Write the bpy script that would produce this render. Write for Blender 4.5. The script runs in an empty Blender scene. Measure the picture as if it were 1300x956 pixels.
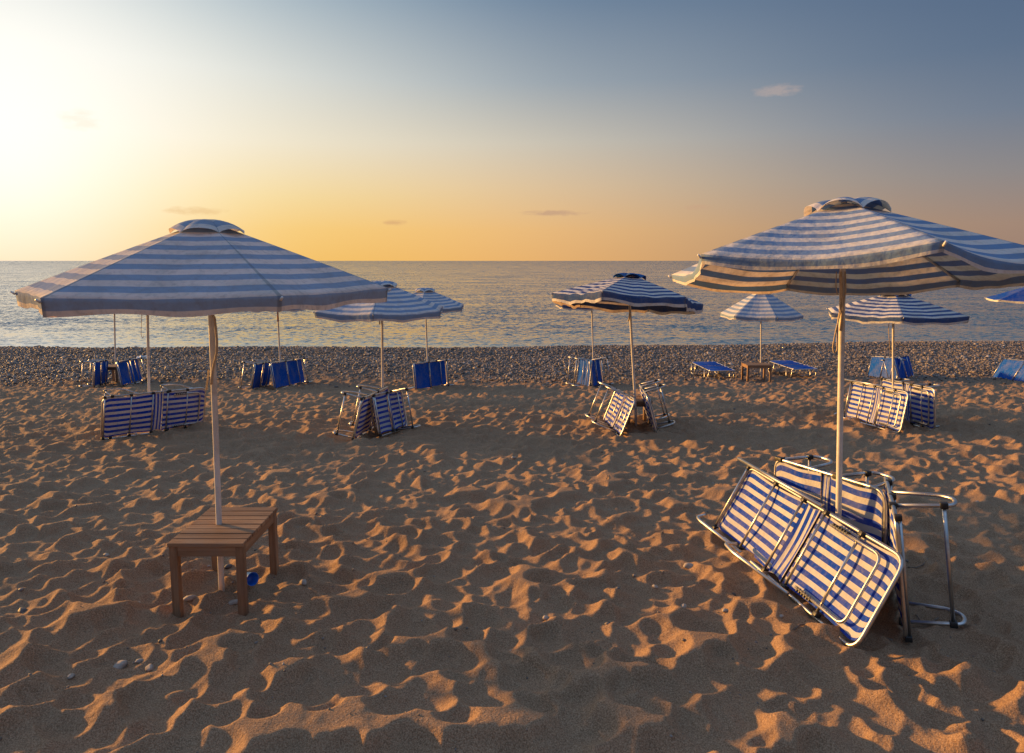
import bpy, bmesh, math, random
import numpy as np
from mathutils import Vector, Matrix, noise
random.seed(7); rng = np.random.default_rng(11)
PI = math.pi; rad = math.radians
S = bpy.context.scene; C = S.collection

def lin(r, g, b):
    f = lambda c: (c/255/12.92) if c <= 10 else ((c/255+0.055)/1.055)**2.4
    return (f(r), f(g), f(b))

# ------------------------------------------------------------------ camera
F, PITCH, HC = 867.0, math.atan(102/867.0), 2.15
cam = bpy.data.objects.new('camera', bpy.data.cameras.new('camera')); C.objects.link(cam)
cam.location = (0, 0, HC); cam.rotation_euler = (PI/2 - PITCH, 0, 0)
cam.data.sensor_width = 36; cam.data.lens = F/1300*36; cam.data.shift_y = -45/1300
cam.data.clip_end = 60000; cam.data.clip_start = 0.05
S.camera = cam
S.render.resolution_x, S.render.resolution_y = 1024, 753

# ------------------------------------------------------------------ light
SUN_AZ, SUN_EL = rad(-64), rad(8.3)      # measured from straight ahead, negative is left
sun_dir = Vector((math.sin(SUN_AZ)*math.cos(SUN_EL), math.cos(SUN_AZ)*math.cos(SUN_EL), math.sin(SUN_EL)))
sl = bpy.data.lights.new('sun', 'SUN'); so = bpy.data.objects.new('sun', sl); C.objects.link(so)
sl.energy = 4.8; sl.angle = rad(2.2); sl.color = (1.0, 0.51, 0.135)
so.rotation_euler = sun_dir.to_track_quat('Z', 'Y').to_euler()

W = bpy.data.worlds.new('World'); S.world = W; W.use_nodes = True
def world():
    nt = W.node_tree; N = nt.nodes; L = nt.links; N.clear()
    out = N.new('ShaderNodeOutputWorld'); bg = N.new('ShaderNodeBackground')
    sky = N.new('ShaderNodeTexSky'); sky.sky_type = 'NISHITA'; sky.sun_disc = False
    sky.sun_elevation = SUN_EL; sky.sun_rotation = SUN_AZ; sky.air_density = 1.2; sky.dust_density = 2.0
    tc = N.new('ShaderNodeTexCoord'); nrm = N.new('ShaderNodeVectorMath'); nrm.operation = 'NORMALIZE'
    L.new(tc.outputs['Generated'], nrm.inputs[0]); d = nrm.outputs[0]
    sep = N.new('ShaderNodeSeparateXYZ'); L.new(d, sep.inputs[0])
    def M(op, a, b=None, c=None, clamp=False):
        n = N.new('ShaderNodeMath'); n.operation = op; n.use_clamp = clamp
        for i, v in enumerate((a, b, c)):
            if v is None: continue
            if isinstance(v, (int, float)): n.inputs[i].default_value = v
            else: L.new(v, n.inputs[i])
        return n.outputs[0]
    def ramp(fac, stops, interp='LINEAR'):
        r = N.new('ShaderNodeValToRGB'); r.color_ramp.interpolation = interp
        e = r.color_ramp.elements
        while len(e) < len(stops): e.new(0.5)
        for k, (p, c) in enumerate(stops): e[k].position = p; e[k].color = (*lin(*c), 1)
        L.new(fac, r.inputs[0]); return r.outputs[0]
    def mix(f, a, b, bt='MIX'):
        m = N.new('ShaderNodeMix'); m.data_type = 'RGBA'; m.blend_type = bt; m.clamp_factor = True
        if isinstance(f, (int, float)): m.inputs[0].default_value = f
        else: L.new(f, m.inputs[0])
        for i, v in ((6, a), (7, b)):
            if isinstance(v, tuple): m.inputs[i].default_value = (*v, 1)
            else: L.new(v, m.inputs[i])
        return m.outputs[2]
    el = M('MULTIPLY', M('ARCSINE', sep.outputs[2]), 180/PI)         # degrees
    e1 = M('DIVIDE', el, 60, clamp=True)
    az = M('MULTIPLY', M('ARCTAN2', sep.outputs[0], sep.outputs[1]), 180/PI)  # 0 ahead
    # three sky columns: near the sun, straight ahead, right
    k = 1/60
    left = ramp(e1, [(0, (255, 205, 98)), (2.5*k, (255, 213, 116)), (5*k, (255, 228, 156)), (9*k, (255, 243, 214)),
                     (14*k, (240, 240, 230)), (20*k, (182, 200, 210)), (27*k, (140, 166, 196)), (1, (162, 192, 234))])
    mid = ramp(e1, [(0, (246, 188, 116)), (2.5*k, (246, 194, 128)), (6*k, (234, 202, 160)), (9.5*k, (214, 204, 186)),
                    (14*k, (164, 174, 182)), (20*k, (116, 138, 162)), (27*k, (104, 134, 172)), (1, (162, 192, 234))])
    right = ramp(e1, [(0, (158, 130, 116)), (2.5*k, (162, 136, 122)), (6*k, (138, 134, 138)), (10*k, (108, 122, 144)),
                      (14*k, (90, 110, 138)), (20*k, (76, 99, 132)), (27*k, (78, 110, 152)), (1, (162, 192, 234))])
    f1 = N.new('ShaderNodeMapRange'); f1.interpolation_type = 'SMOOTHSTEP'
    L.new(az, f1.inputs[0]); f1.inputs[1].default_value = -34; f1.inputs[2].default_value = 8
    f2 = N.new('ShaderNodeMapRange'); f2.interpolation_type = 'SMOOTHERSTEP'
    L.new(az, f2.inputs[0]); f2.inputs[1].default_value = -14; f2.inputs[2].default_value = 46
    col = mix(f2.outputs[0], mix(f1.outputs[0], left, mid), right)
    # behind the sun's left side the glow falls off again
    f3 = N.new('ShaderNodeMapRange'); f3.interpolation_type = 'SMOOTHSTEP'
    L.new(az, f3.inputs[0]); f3.inputs[1].default_value = -62; f3.inputs[2].default_value = -120
    col = mix(f3.outputs[0], col, right)
    # glare around the sun behind thin haze
    gd = Vector((math.sin(rad(-37))*math.cos(rad(8.5)), math.cos(rad(-37))*math.cos(rad(8.5)), math.sin(rad(8.5))))
    dt = N.new('ShaderNodeVectorMath'); dt.operation = 'DOT_PRODUCT'; L.new(d, dt.inputs[0]); dt.inputs[1].default_value = gd
    ang = M('MULTIPLY', M('ARCCOSINE', M('MINIMUM', dt.outputs['Value'], 1.0)), 180/PI)
    g = M('EXPONENT', M('MULTIPLY', M('POWER', M('DIVIDE', ang, 11.6), 2), -1))
    col = mix(M('MULTIPLY', g, 0.92), col, (1.16, 1.13, 1.06))
    # thin small clouds
    def cloud(a0, e0, wa, we, colr, strength, seed):
        nonlocal col
        da = M('DIVIDE', M('SUBTRACT', az, a0), wa); de = M('DIVIDE', M('SUBTRACT', el, e0), we)
        r2 = M('ADD', M('POWER', M('ABSOLUTE', da), 2), M('POWER', M('ABSOLUTE', de), 2))
        m = M('EXPONENT', M('MULTIPLY', r2, -1))
        nz = N.new('ShaderNodeTexNoise'); nz.noise_dimensions = '3D'; nz.inputs['Scale'].default_value = 1
        nz.inputs['Detail'].default_value = 5; nz.inputs['Roughness'].default_value = 0.6
        cv = N.new('ShaderNodeCombineXYZ'); L.new(M('MULTIPLY', az, 0.9), cv.inputs[0]); L.new(M('MULTIPLY', el, 2.4), cv.inputs[1]); cv.inputs[2].default_value = seed
        L.new(cv.outputs[0], nz.inputs['Vector'])
        f = M('MULTIPLY', M('MULTIPLY', M('SUBTRACT', M('MULTIPLY', nz.outputs[0], m), 0.22, clamp=True), 4, clamp=True), strength)
        col = mix(f, col, lin(*colr))
    cloud(20.6, 12.6, 2.2, 0.55, (205, 178, 165), 0.42, 3)
    cloud(3.4, 3.9, 3.4, 0.30, (196, 158, 132), 0.7, 9)
    cloud(-31.5, 9.6, 1.6, 0.9, (242, 226, 196), 0.3, 14)
    cloud(-24.5, 3.7, 2.8, 0.4, (226, 178, 120), 0.4, 22)
    cloud(-9.6, 3.1, 1.2, 0.3, (214, 165, 120), 0.6, 31)
    cloud(15.0, 4.2, 1.2, 0.3, (205, 165, 135), 0.5, 45)
    # a share of the physical sky on top of the gradient
    ns = N.new('ShaderNodeVectorMath'); ns.operation = 'SCALE'; L.new(sky.outputs[0], ns.inputs[0]); ns.inputs['Scale'].default_value = 0.10
    col = mix(0.08, col, ns.outputs[0])
    L.new(col, bg.inputs[0]); bg.inputs[1].default_value = .575
    L.new(bg.outputs[0], out.inputs[0])
world()
S.view_settings.view_transform = 'Standard'; S.view_settings.look = 'None'
S.view_settings.exposure = 0.8; S.view_settings.gamma = 1; S.view_settings.use_curve_mapping = False
S.render.engine = 'CYCLES'
S.cycles.max_bounces = 6; S.cycles.transmission_bounces = 3

# ------------------------------------------------------------------ terrain profile
def sstep(a, b, x): t = np.clip((x-a)/(b-a), 0, 1); return t*t*(3-2*t)
SEA_Z = -2.0
def prof(x, y):
    x = np.asarray(x, float); y = np.asarray(y, float)
    t = np.clip(y-4, 0, 16)
    z = -0.05*t - 0.0018*t*t
    crest = 27 + 0.1*np.clip(x, 0, 60) + 0.18*np.sin(x*0.5)
    z = z - 0.06*sstep(20, 27, y)
    z = z + 0.05*np.exp(-((y-crest+0.8)/1.0)**2)
    z = z - 1.15*sstep(crest, crest+4.0, y) - 0.06*np.clip(y-crest-3.5, 0, 60)
    return z

def ray(u, v):
    xc, yc = (u-650)/F, -(v-433)/F
    return Vector((xc, math.cos(PITCH)+math.sin(PITCH)*yc, -math.sin(PITCH)+math.cos(PITCH)*yc))
def P(u, v, y):                       # the point at depth y seen at a place of the photograph
    d = ray(u, v); k = y/d.y; return Vector((d.x*k, y, HC+d.z*k))
def at(u, v):                         # the point on the beach seen there
    d = ray(u, v); y = 1.5
    while y < 60:
        k = y/d.y
        if HC + d.z*k <= float(prof(d.x*k, y)): break
        y += 0.005
    return Vector((d.x*y/d.y, y, float(prof(d.x*y/d.y, y))))

# ------------------------------------------------------------------ materials
def newmat(name):
    m = bpy.data.materials.new(name); m.use_nodes = True; nt = m.node_tree
    for n in list(nt.nodes): nt.nodes.remove(n)
    return m, nt, nt.nodes, nt.links
class G:
    def __init__(s, nt): s.N, s.L = nt.nodes, nt.links
    def put(s, sock, v):
        if isinstance(v, bpy.types.NodeSocket): s.L.new(v, sock)
        elif isinstance(v, tuple) and len(v) == 3 and sock.type == 'RGBA': sock.default_value = (*v, 1)
        else: sock.default_value = v
    def m(s, op, a, b=None, clamp=False):
        n = s.N.new('ShaderNodeMath'); n.operation = op; n.use_clamp = clamp
        s.put(n.inputs[0], a)
        if b is not None: s.put(n.inputs[1], b)
        return n.outputs[0]
    def mix(s, f, a, b, bt='MIX'):
        n = s.N.new('ShaderNodeMix'); n.data_type = 'RGBA'; n.blend_type = bt
        s.put(n.inputs[0], f); s.put(n.inputs[6], a); s.put(n.inputs[7], b); return n.outputs[2]
    def noise(s, vec, scale, detail=3, rough=0.5, out=0):
        n = s.N.new('ShaderNodeTexNoise'); n.inputs['Scale'].default_value = scale
        n.inputs['Detail'].default_value = detail; n.inputs['Roughness'].default_value = rough
        if vec is not None: s.L.new(vec, n.inputs['Vector'])
        return n.outputs[out]
    def mr(s, v, a, b, c=0, d=1, sm=False):
        n = s.N.new('ShaderNodeMapRange'); n.interpolation_type = 'SMOOTHSTEP' if sm else 'LINEAR'
        s.put(n.inputs[0], v)
        for i, q in enumerate((a, b, c, d)): n.inputs[i+1].default_value = q
        return n.outputs[0]
    def bump(s, h, strength, dist, normal=None):
        n = s.N.new('ShaderNodeBump'); n.inputs['Strength'].default_value = strength; n.inputs['Distance'].default_value = dist
        s.L.new(h, n.inputs['Height'])
        if normal is not None: s.L.new(normal, n.inputs['Normal'])
        return n.outputs[0]
    def bsdf(s, **kw):
        n = s.N.new('ShaderNodeBsdfPrincipled')
        for k, v in kw.items(): s.put(n.inputs[k.replace('_', ' ')], v)
        return n
    def out(s, sh):
        o = s.N.new('ShaderNodeOutputMaterial'); s.L.new(sh, o.inputs[0])
    def obj(s): return s.N.new('ShaderNodeTexCoord').outputs['Object']
    def uv(s): return s.N.new('ShaderNodeTexCoord').outputs['UV']

def mat_sand():
    m, nt, N, L = newmat('sand'); g = G(nt)
    o = g.N.new('ShaderNodeNewGeometry').outputs['Position']
    n1 = g.noise(o, 0.9, 4); n2 = g.noise(o, 150, 3, 0.8); n3 = g.noise(o, 60, 3, 0.6); n4 = g.noise(o, 130, 2, .5)
    c = g.mix(n1, (0.355, 0.190, 0.090), (0.455, 0.265, 0.135))
    c = g.mix(g.mr(n2, .35, .68), g.mix(0.65, c, (0.05, .032, .022)), g.mix(.42, c, (.62, .46, .32)))
    c = g.mix(g.m('MULTIPLY', g.mr(n4, .62, .70), .5), c, (.09, .065, .05))
    sp = N.new('ShaderNodeSeparateXYZ'); L.new(o, sp.inputs[0])
    far = g.mr(g.m('ADD', sp.outputs[1], g.m('MULTIPLY', n1, 3)), 17, 22.5)
    c = g.mix(far, c, g.mix(n3, (.10, .07, .052), (.22, .165, .13)))
    wet = g.mr(sp.outputs[2], -1.70, -1.98)
    c = g.mix(g.m('MULTIPLY', wet, .6), c, (.05, .045, .04))
    nb = g.bump(n2, .6, .006); nb = g.bump(n3, .6, .012, nb)
    b = g.bsdf(Base_Color=c, Roughness=.95, Normal=nb); b.inputs['Specular IOR Level'].default_value = .15
    g.out(b.outputs[0]); return m
def mat_sea():
    m, nt, N, L = newmat('sea_water'); g = G(nt)
    o = N.new('ShaderNodeNewGeometry').outputs['Position']
    def stretched(sx, sy):
        mp = N.new('ShaderNodeMapping'); L.new(o, mp.inputs[0]); mp.inputs['Scale'].default_value = (sx, sy, 1); return mp.outputs[0]
    def vec(col):
        v = N.new('ShaderNodeVectorMath'); v.operation = 'SUBTRACT'; L.new(col, v.inputs[0]); v.inputs[1].default_value = (.5, .5, .5); return v.outputs[0]
    def scl(v, k):
        n = N.new('ShaderNodeVectorMath'); n.operation = 'SCALE'; L.new(v, n.inputs[0]); g.put(n.inputs['Scale'], k); return n.outputs[0]
    def add(a, b):
        n = N.new('ShaderNodeVectorMath'); n.operation = 'ADD'; L.new(a, n.inputs[0]); g.put(n.inputs[1], b); return n.outputs[0]
    a = vec(g.noise(stretched(2.0, 3.0), 1.0, 5, .72, 1))
    b = vec(g.noise(stretched(.10, .32), 1.0, 3, .55, 1))
    c = vec(g.noise(stretched(4.5, 7.5), 1.0, 2, .6, 1))
    sp = N.new('ShaderNodeSeparateXYZ'); L.new(o, sp.inputs[0])
    sh = g.mr(g.m('SUBTRACT', sp.outputs[1], g.m('MULTIPLY', g.m('MAXIMUM', sp.outputs[0], 0.0), .1)), 31.5, 50, .10, 1)
    patch = g.mr(g.noise(stretched(.012, .045), 1, 3, .5), .35, .68, .75, 1.2)
    k = g.m('MULTIPLY', g.m('MULTIPLY', sh, patch), g.mr(sp.outputs[1], 60, 900, 1, 1.2))
    v = scl(add(add(scl(a, 1.0), scl(b, .34)), scl(c, .7)), g.m('MULTIPLY', k, 3.3))
    mu = N.new('ShaderNodeVectorMath'); mu.operation = 'MULTIPLY'; L.new(v, mu.inputs[0]); mu.inputs[1].default_value = (.75, 1.0, 0)
    nv = N.new('ShaderNodeVectorMath'); nv.operation = 'NORMALIZE'; cb = N.new('ShaderNodeCombineXYZ'); cb.inputs[2].default_value = 1
    L.new(g.m('MULTIPLY', g.m('MULTIPLY', sh, patch), g.mr(sp.outputs[1], 40, 1200, -.06, -.17)), cb.inputs[1])
    ad = N.new('ShaderNodeVectorMath'); L.new(mu.outputs[0], ad.inputs[0]); L.new(cb.outputs[0], ad.inputs[1])
    L.new(ad.outputs[0], nv.inputs[0])
    bs = g.bsdf(Base_Color=(.075, .155, .20), Roughness=.07, IOR=1.33, Normal=nv.outputs[0])
    g.out(bs.outputs[0]); return m
def mat_attr(name, stops, rough):
    m, nt, N, L = newmat(name); g = G(nt)
    a = N.new('ShaderNodeAttribute'); a.attribute_name = 'tone'
    r = N.new('ShaderNodeValToRGB'); e = r.color_ramp.elements
    while len(e) < len(stops): e.new(.5)
    for k, (p, c) in enumerate(stops): e[k].position = p; e[k].color = (*c, 1)
    L.new(a.outputs['Fac'], r.inputs[0])
    o = g.obj(); n = g.noise(o, 40, 3)
    c = g.mix(g.m('MULTIPLY', g.mr(n, .4, .7), .35), r.outputs[0], (.12, .1, .09))
    b = g.bsdf(Base_Color=c, Roughness=rough); b.inputs['Specular IOR Level'].default_value = .3
    g.out(b.outputs[0]); return m
def mat_cloth(name, blue, white=(.68, .66, .62), trans=.3, stripes=True, only=None):
    m, nt, N, L = newmat(name); g = G(nt)
    u = g.uv(); o = g.obj()
    sp = N.new('ShaderNodeSeparateXYZ'); L.new(u, sp.inputs[0])
    if stripes:
        wob = g.m('MULTIPLY', g.m('SUBTRACT', g.noise(o, 5, 2), .5), .05)
        f = g.m('LESS_THAN', g.m('FRACT', g.m('ADD', sp.outputs[1], wob)), .5)
        c = g.mix(f, white, blue)
    else: c = g.mix(0.0, only or blue, white)
    n1 = g.noise(o, 3.5, 5, .6); n2 = g.noise(o, 28, 4, .6)
    c = g.mix(g.mr(n1, .45, .75, 0, .32), c, (.30, .26, .21))
    c = g.mix(g.mr(n2, .5, .8, 0, .3), c, (.34, .30, .26))
    edge = g.m('ABSOLUTE', g.m('SUBTRACT', g.m('FRACT', sp.outputs[0]), .5))
    c = g.mix(g.mr(edge, .484, .490, 0, .38), c, (.22, .20, .18))
    nb = g.bump(g.noise(o, 900, 1), .25, .001); nb = g.bump(g.noise(o, 13, 4), .6, .02, nb)
    d = N.new('ShaderNodeBsdfDiffuse'); t = N.new('ShaderNodeBsdfTranslucent'); x = N.new('ShaderNodeMixShader')
    for q in (d, t): L.new(nb, q.inputs['Normal'])
    L.new(c, d.inputs[0]); L.new(g.mix(1.0, g.mix(1.0, g.mix(1.0, c, c, 'MULTIPLY'), c, 'MULTIPLY'), (2.1, 1.6, 1.05), 'MULTIPLY'), t.inputs[0])
    x.inputs[0].default_value = trans; L.new(d.outputs[0], x.inputs[1]); L.new(t.outputs[0], x.inputs[2])
    g.out(x.outputs[0]); return m
def mat_simple(name, col, rough=.5, metal=0., col2=None, nscale=12, bump=0.0, bdist=.002, spec=.5):
    m, nt, N, L = newmat(name); g = G(nt); o = g.obj()
    n = g.noise(o, nscale, 5, .6)
    c = g.mix(g.mr(n, .42, .72), col, col2 or tuple(v*.75 for v in col))
    b = g.bsdf(Base_Color=c, Roughness=g.mr(n, .3, .7, rough*.8, min(1, rough*1.3)), Metallic=metal)
    b.inputs['Specular IOR Level'].default_value = spec
    if bump: L.new(g.bump(g.noise(o, nscale*4, 4), bump, bdist), b.inputs['Normal'])
    g.out(b.outputs[0]); return m
def mat_wood(axis='x'):
    m, nt, N, L = newmat('weathered_wood_'+axis); g = G(nt); o = g.obj()
    mp = N.new('ShaderNodeMapping'); L.new(o, mp.inputs[0])
    mp.inputs['Scale'].default_value = {'x': (2, 34, 34), 'y': (34, 2, 34), 'z': (34, 34, 2)}[axis]
    n = g.noise(mp.outputs[0], 1, 6, .65); n2 = g.noise(o, 4.5, 4)
    c = g.mix(g.mr(n, .3, .7), (.20, .10, .048), (.46, .29, .165))
    c = g.mix(g.mr(n2, .48, .75, 0, .6), c, (.27, .215, .17))
    mp2 = N.new('ShaderNodeMapping'); L.new(o, mp2.inputs[0]); mp2.inputs['Scale'].default_value = {'x': (.4, 11, 3), 'y': (11, .4, 3), 'z': (9, 9, .4)}[axis]
    c = g.mix(g.mr(g.noise(mp2.outputs[0], 1, 1), .38, .62, 0, .55), c, (.10, .05, .026))
    b = g.bsdf(Base_Color=c, Roughness=.62, Normal=g.bump(n, .5, .003)); b.inputs['Specular IOR Level'].default_value = .35
    g.out(b.outputs[0]); return m

MT = dict(
    sand=mat_sand(), sea=mat_sea(),
    pebble=mat_attr('beach_pebble', [(0, (.10, .085, .072)), (.35, (.19, .158, .135)), (.75, (.30, .255, .22)), (1, (.60, .54, .48))], .6),
    pole=mat_simple('white_painted_pole', (.74, .72, .68), .42, 0, (.55, .50, .44), 9, .15),
    rustpole=mat_simple('rusty_paint', (.45, .10, .05), .6, 0, (.7, .6, .5), 20),
    alu=mat_simple('aluminium_tube', (.62, .60, .57), .36, 1, (.42, .40, .38), 14, .12, .001),
    black=mat_simple('black_plastic', (.014, .014, .015), .45, 0, (.03, .028, .026), 20),
    rope=mat_simple('cotton_cord', (.60, .48, .34), .9, 0, (.42, .32, .22), 60, .6, .004),
    bluep=mat_simple('blue_plastic', (.01, .12, .55), .3, 0, (.012, .10, .42), 10),
    twig=mat_simple('dry_twig', (.16, .11, .08), .9, 0, (.30, .24, .18), 50, .5, .003),
    stone=mat_simple('pale_stone', (.40, .34, .28), .75, 0, (.22, .18, .15), 18, .4, .004, .3),
    dstone=mat_simple('dark_stone', (.07, .06, .055), .6, 0, (.16, .14, .12), 22, .4, .004),
    foil=mat_simple('crumpled_paper', (.75, .74, .72), .5, 0, (.6, .58, .55), 20, .4),
    wx=mat_wood('x'), wy=mat_wood('y'), wz=mat_wood('z'),
    can_pale=mat_cloth('pale_blue_striped_canvas', (.40, .49, .64), (.78, .77, .75), .38),
    can_mid=mat_cloth('blue_striped_canvas', (.24, .36, .56), (.74, .73, .71), .30),
    can_navy=mat_cloth('navy_striped_canvas', (.06, .115, .29), (.72, .70, .66), .25),
    can_sky=mat_cloth('light_blue_striped_canvas', (.28, .40, .60), (.72, .72, .72), .30),
    can_blue=mat_cloth('plain_blue_canvas', (.012, .085, .42), trans=.22, stripes=False),
    can_white=mat_cloth('white_trim_canvas', (.7, .69, .66), trans=.2, stripes=False, only=(.7, .69, .66)),
    cap_blue=mat_cloth('plain_blue_cap_canvas', (.03, .15, .40), trans=.25, stripes=False),
    mesh_s=mat_cloth('striped_lounger_mesh', (.014, .058, .42), (.49, .49, .50), .05),
    mesh_b=mat_cloth('blue_lounger_mesh', (.008, .085, .42), trans=.08, stripes=False),
    hem=mat_cloth('amber_edge_fabric', (.4, .2, .05), trans=.3, stripes=False, only=(.42, .2, .06)),
)

# ------------------------------------------------------------------ object helpers
def obj(name, bm, mat, parent=None, smooth=True, mats=None):
    me = bpy.data.meshes.new(name)
    bm.normal_update(); bm.to_mesh(me); bm.free()
    for m_ in (mats or [mat]): me.materials.append(m_)
    if smooth: me.polygons.foreach_set('use_smooth', [True]*len(me.polygons))
    o = bpy.data.objects.new(name, me); C.objects.link(o)
    if parent: o.parent = parent
    return o
def tag(o, label=None, cat=None, group=None, kind=None):
    for k, v in (('label', label), ('category', cat), ('group', group), ('kind', kind)):
        if v: o[k] = v
    return o
def empty(name, loc, label, cat, group=None, rz=0):
    o = bpy.data.objects.new(name, None); C.objects.link(o); o.location = loc; o.rotation_euler = (0, 0, rz)
    o.empty_display_size = .2
    return tag(o, label, cat, group)
def rounded(pts, r, n=5, closed=False):
    pts = [Vector(p) for p in pts]; out = []
    for i, p in enumerate(pts):
        if not closed and i in (0, len(pts)-1): out.append(p); continue
        a = pts[i-1]-p; b = pts[(i+1) % len(pts)]-p
        k = min(r, a.length*.48, b.length*.48); A = p+a.normalized()*k; B = p+b.normalized()*k
        for j in range(n+1):
            t = j/n; out.append(A*(1-t)**2 + p*2*t*(1-t) + B*t*t)
    return out
def tube(bm, pts, r, seg=8, closed=False, flat=1.0, caps=True):
    pts = [Vector(p) for p in pts]; n = len(pts); rings = []; prev = None
    for i, p in enumerate(pts):
        if closed: t = pts[(i+1) % n]-pts[i-1]
        else: t = pts[min(i+1, n-1)]-pts[max(i-1, 0)]
        t.normalize()
        if prev is None:
            ref = Vector((0, 0, 1)) if abs(t.z) < .9 else Vector((1, 0, 0)); a = t.cross(ref).normalized()
        else:
            a = prev-t*prev.dot(t)
            a = a.normalized() if a.length > 1e-6 else t.orthogonal().normalized()
        prev = a; b = t.cross(a); rr = r[i] if isinstance(r, (list, tuple)) else r
        rings.append([bm.verts.new(p+a*math.cos(2*PI*k/seg)*rr+b*math.sin(2*PI*k/seg)*rr*flat) for k in range(seg)])
    m = n if closed else n-1
    for i in range(m):
        A, B = rings[i], rings[(i+1) % n]
        for k in range(seg): bm.faces.new((A[k], A[(k+1) % seg], B[(k+1) % seg], B[k]))
    if caps and not closed:
        bm.faces.new(rings[0][::-1]); bm.faces.new(rings[-1])
def box(bm, c, s, bev=0.0, rot=None):
    M4 = Matrix.Translation(Vector(c)) @ (rot.to_4x4() if rot else Matrix.Identity(4)) @ Matrix.Diagonal((*s, 1))
    r = bmesh.ops.create_cube(bm, size=1, matrix=M4)
    if bev:
        es = list({e for v in r['verts'] for e in v.link_edges})
        bmesh.ops.bevel(bm, geom=es, offset=bev, segments=2, affect='EDGES', profile=.6)

# ------------------------------------------------------------------ sand
CELL = .015; X0, X1, Y0, Y1 = -19.0, 22.0, -1.5, 28.5
nx, ny = int((X1-X0)/CELL), int((Y1-Y0)/CELL)
def smooth_noise(h, w, cells):
    gy, gx = int(h/cells)+3, int(w/cells)+3
    gnd = rng.standard_normal((gy, gx)).astype(np.float32)
    yy = np.arange(h)/cells; xx = np.arange(w)/cells
    y0 = yy.astype(int); x0 = xx.astype(int); fy = yy-y0; fx = xx-x0
    fy = (fy*fy*(3-2*fy)).astype(np.float32)[:, None]; fx = (fx*fx*(3-2*fx)).astype(np.float32)[None, :]
    a = gnd[np.ix_(y0, x0)]; b = gnd[np.ix_(y0, x0+1)]; c = gnd[np.ix_(y0+1, x0)]; d = gnd[np.ix_(y0+1, x0+1)]
    return (a*(1-fx)+b*fx)*(1-fy)+(c*(1-fx)+d*fx)*fy
Hf = np.full((ny, nx), .06, np.float32)
def bowl(x, y, ang, asp, R_, z0, curv):
    ix, iy = int((x-X0)/CELL), int((y-Y0)/CELL); k = int(R_/CELL)+1
    if ix-k < 0 or iy-k < 0 or ix+k >= nx or iy+k >= ny: return
    yy, xx = np.mgrid[-k:k+1, -k:k+1].astype(np.float32)*CELL
    ca, sa = math.cos(ang), math.sin(ang)
    u = (xx*ca+yy*sa); w = (-xx*sa+yy*ca)*asp
    r2 = u*u+w*w
    sl = Hf[iy-k:iy+k+1, ix-k:ix+k+1]
    np.minimum(sl, z0+curv*r2/(1+r2*2.0), out=sl)
def inside(x, y): return abs(x) < .95*(y+3)
for den, Rr, z0, z1, c0, c1 in ((36, .26, -.036, -.012, 2.2, 4.6), (26.0, .15, -.018, .004, 4.0, 8.0)):
    for i in range(int((X1-X0)*(Y1-Y0)*den)):
        x, y = rng.uniform(X0, X1), rng.uniform(Y0, Y1)
        if inside(x, y): bowl(x, y, rng.normal(.15, .7), rng.uniform(1.0, 1.75), Rr, rng.uniform(z0, z1), rng.uniform(c0, c1))
def stamp(x, y, ang, Lh, Wh, dep, rim):
    R_ = Lh*1.75; ix, iy = int((x-X0)/CELL), int((y-Y0)/CELL); k = int(R_/CELL)+1
    if ix-k < 0 or iy-k < 0 or ix+k >= nx or iy+k >= ny: return
    yy, xx = np.mgrid[-k:k+1, -k:k+1].astype(np.float32)*CELL
    ca, sa = math.cos(ang), math.sin(ang)
    u = (xx*ca+yy*sa)/Lh; w = (-xx*sa+yy*ca)/(Wh*(1+.18*u))
    r = np.sqrt(u*u+w*w)
    sl = Hf[iy-k:iy+k+1, ix-k:ix+k+1]; base = float(sl.mean())
    m = np.clip((1.10-r)/.75, 0, 1); m = m*m*(3-2*m)
    pit = base - dep*(1-np.clip(r, 0, 1)**2)*(1+.35*u)
    sl[:] = sl*(1-m*.85)+pit*m*.85 + rim*np.exp(-((r-1.16)/.26)**2)
for i in range(int((X1-X0)*(Y1-Y0)*1.8)):
    x, y = rng.uniform(X0, X1), rng.uniform(Y0, Y1)
    if inside(x, y): stamp(x, y, rng.normal(1.2, .9), rng.uniform(.12, .17), rng.uniform(.07, .11), rng.uniform(.015, .035), rng.uniform(.004, .010))
Hf += smooth_noise(ny, nx, 60)*.005 + smooth_noise(ny, nx, 22)*.006 + smooth_noise(ny, nx, 160)*.004
Hf += smooth_noise(ny, nx, 7)*.0028 + smooth_noise(ny, nx, 3.0)*.0015
for _ in range(1):
    Hf[1:-1, 1:-1] = (Hf[1:-1, 1:-1]*4+Hf[:-2, 1:-1]+Hf[2:, 1:-1]+Hf[1:-1, :-2]+Hf[1:-1, 2:])/8
Hf -= Hf.mean(); Hf *= 1.08
def relief(x, y):
    x = np.asarray(x, float); y = np.asarray(y, float)
    fx = np.clip((x-X0)/CELL, 0, nx-2.001); fy = np.clip((y-Y0)/CELL, 0, ny-2.001)
    ix = fx.astype(int); iy = fy.astype(int); tx = fx-ix; ty = fy-iy
    h = (Hf[iy, ix]*(1-tx)+Hf[iy, ix+1]*tx)*(1-ty)+(Hf[iy+1, ix]*(1-tx)+Hf[iy+1, ix+1]*tx)*ty
    edge = np.clip((x-X0)/1, 0, 1)*np.clip((X1-x)/1, 0, 1)*np.clip((Y1-y)/1.0, 0, 1)*np.clip((y-Y0)/.5, 0, 1)
    amp = 1.0 - .6*sstep(17.5, 22, y)
    return h*edge*amp
def ground_z(x, y): return float(prof(x, y)+relief(x, y))
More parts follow.
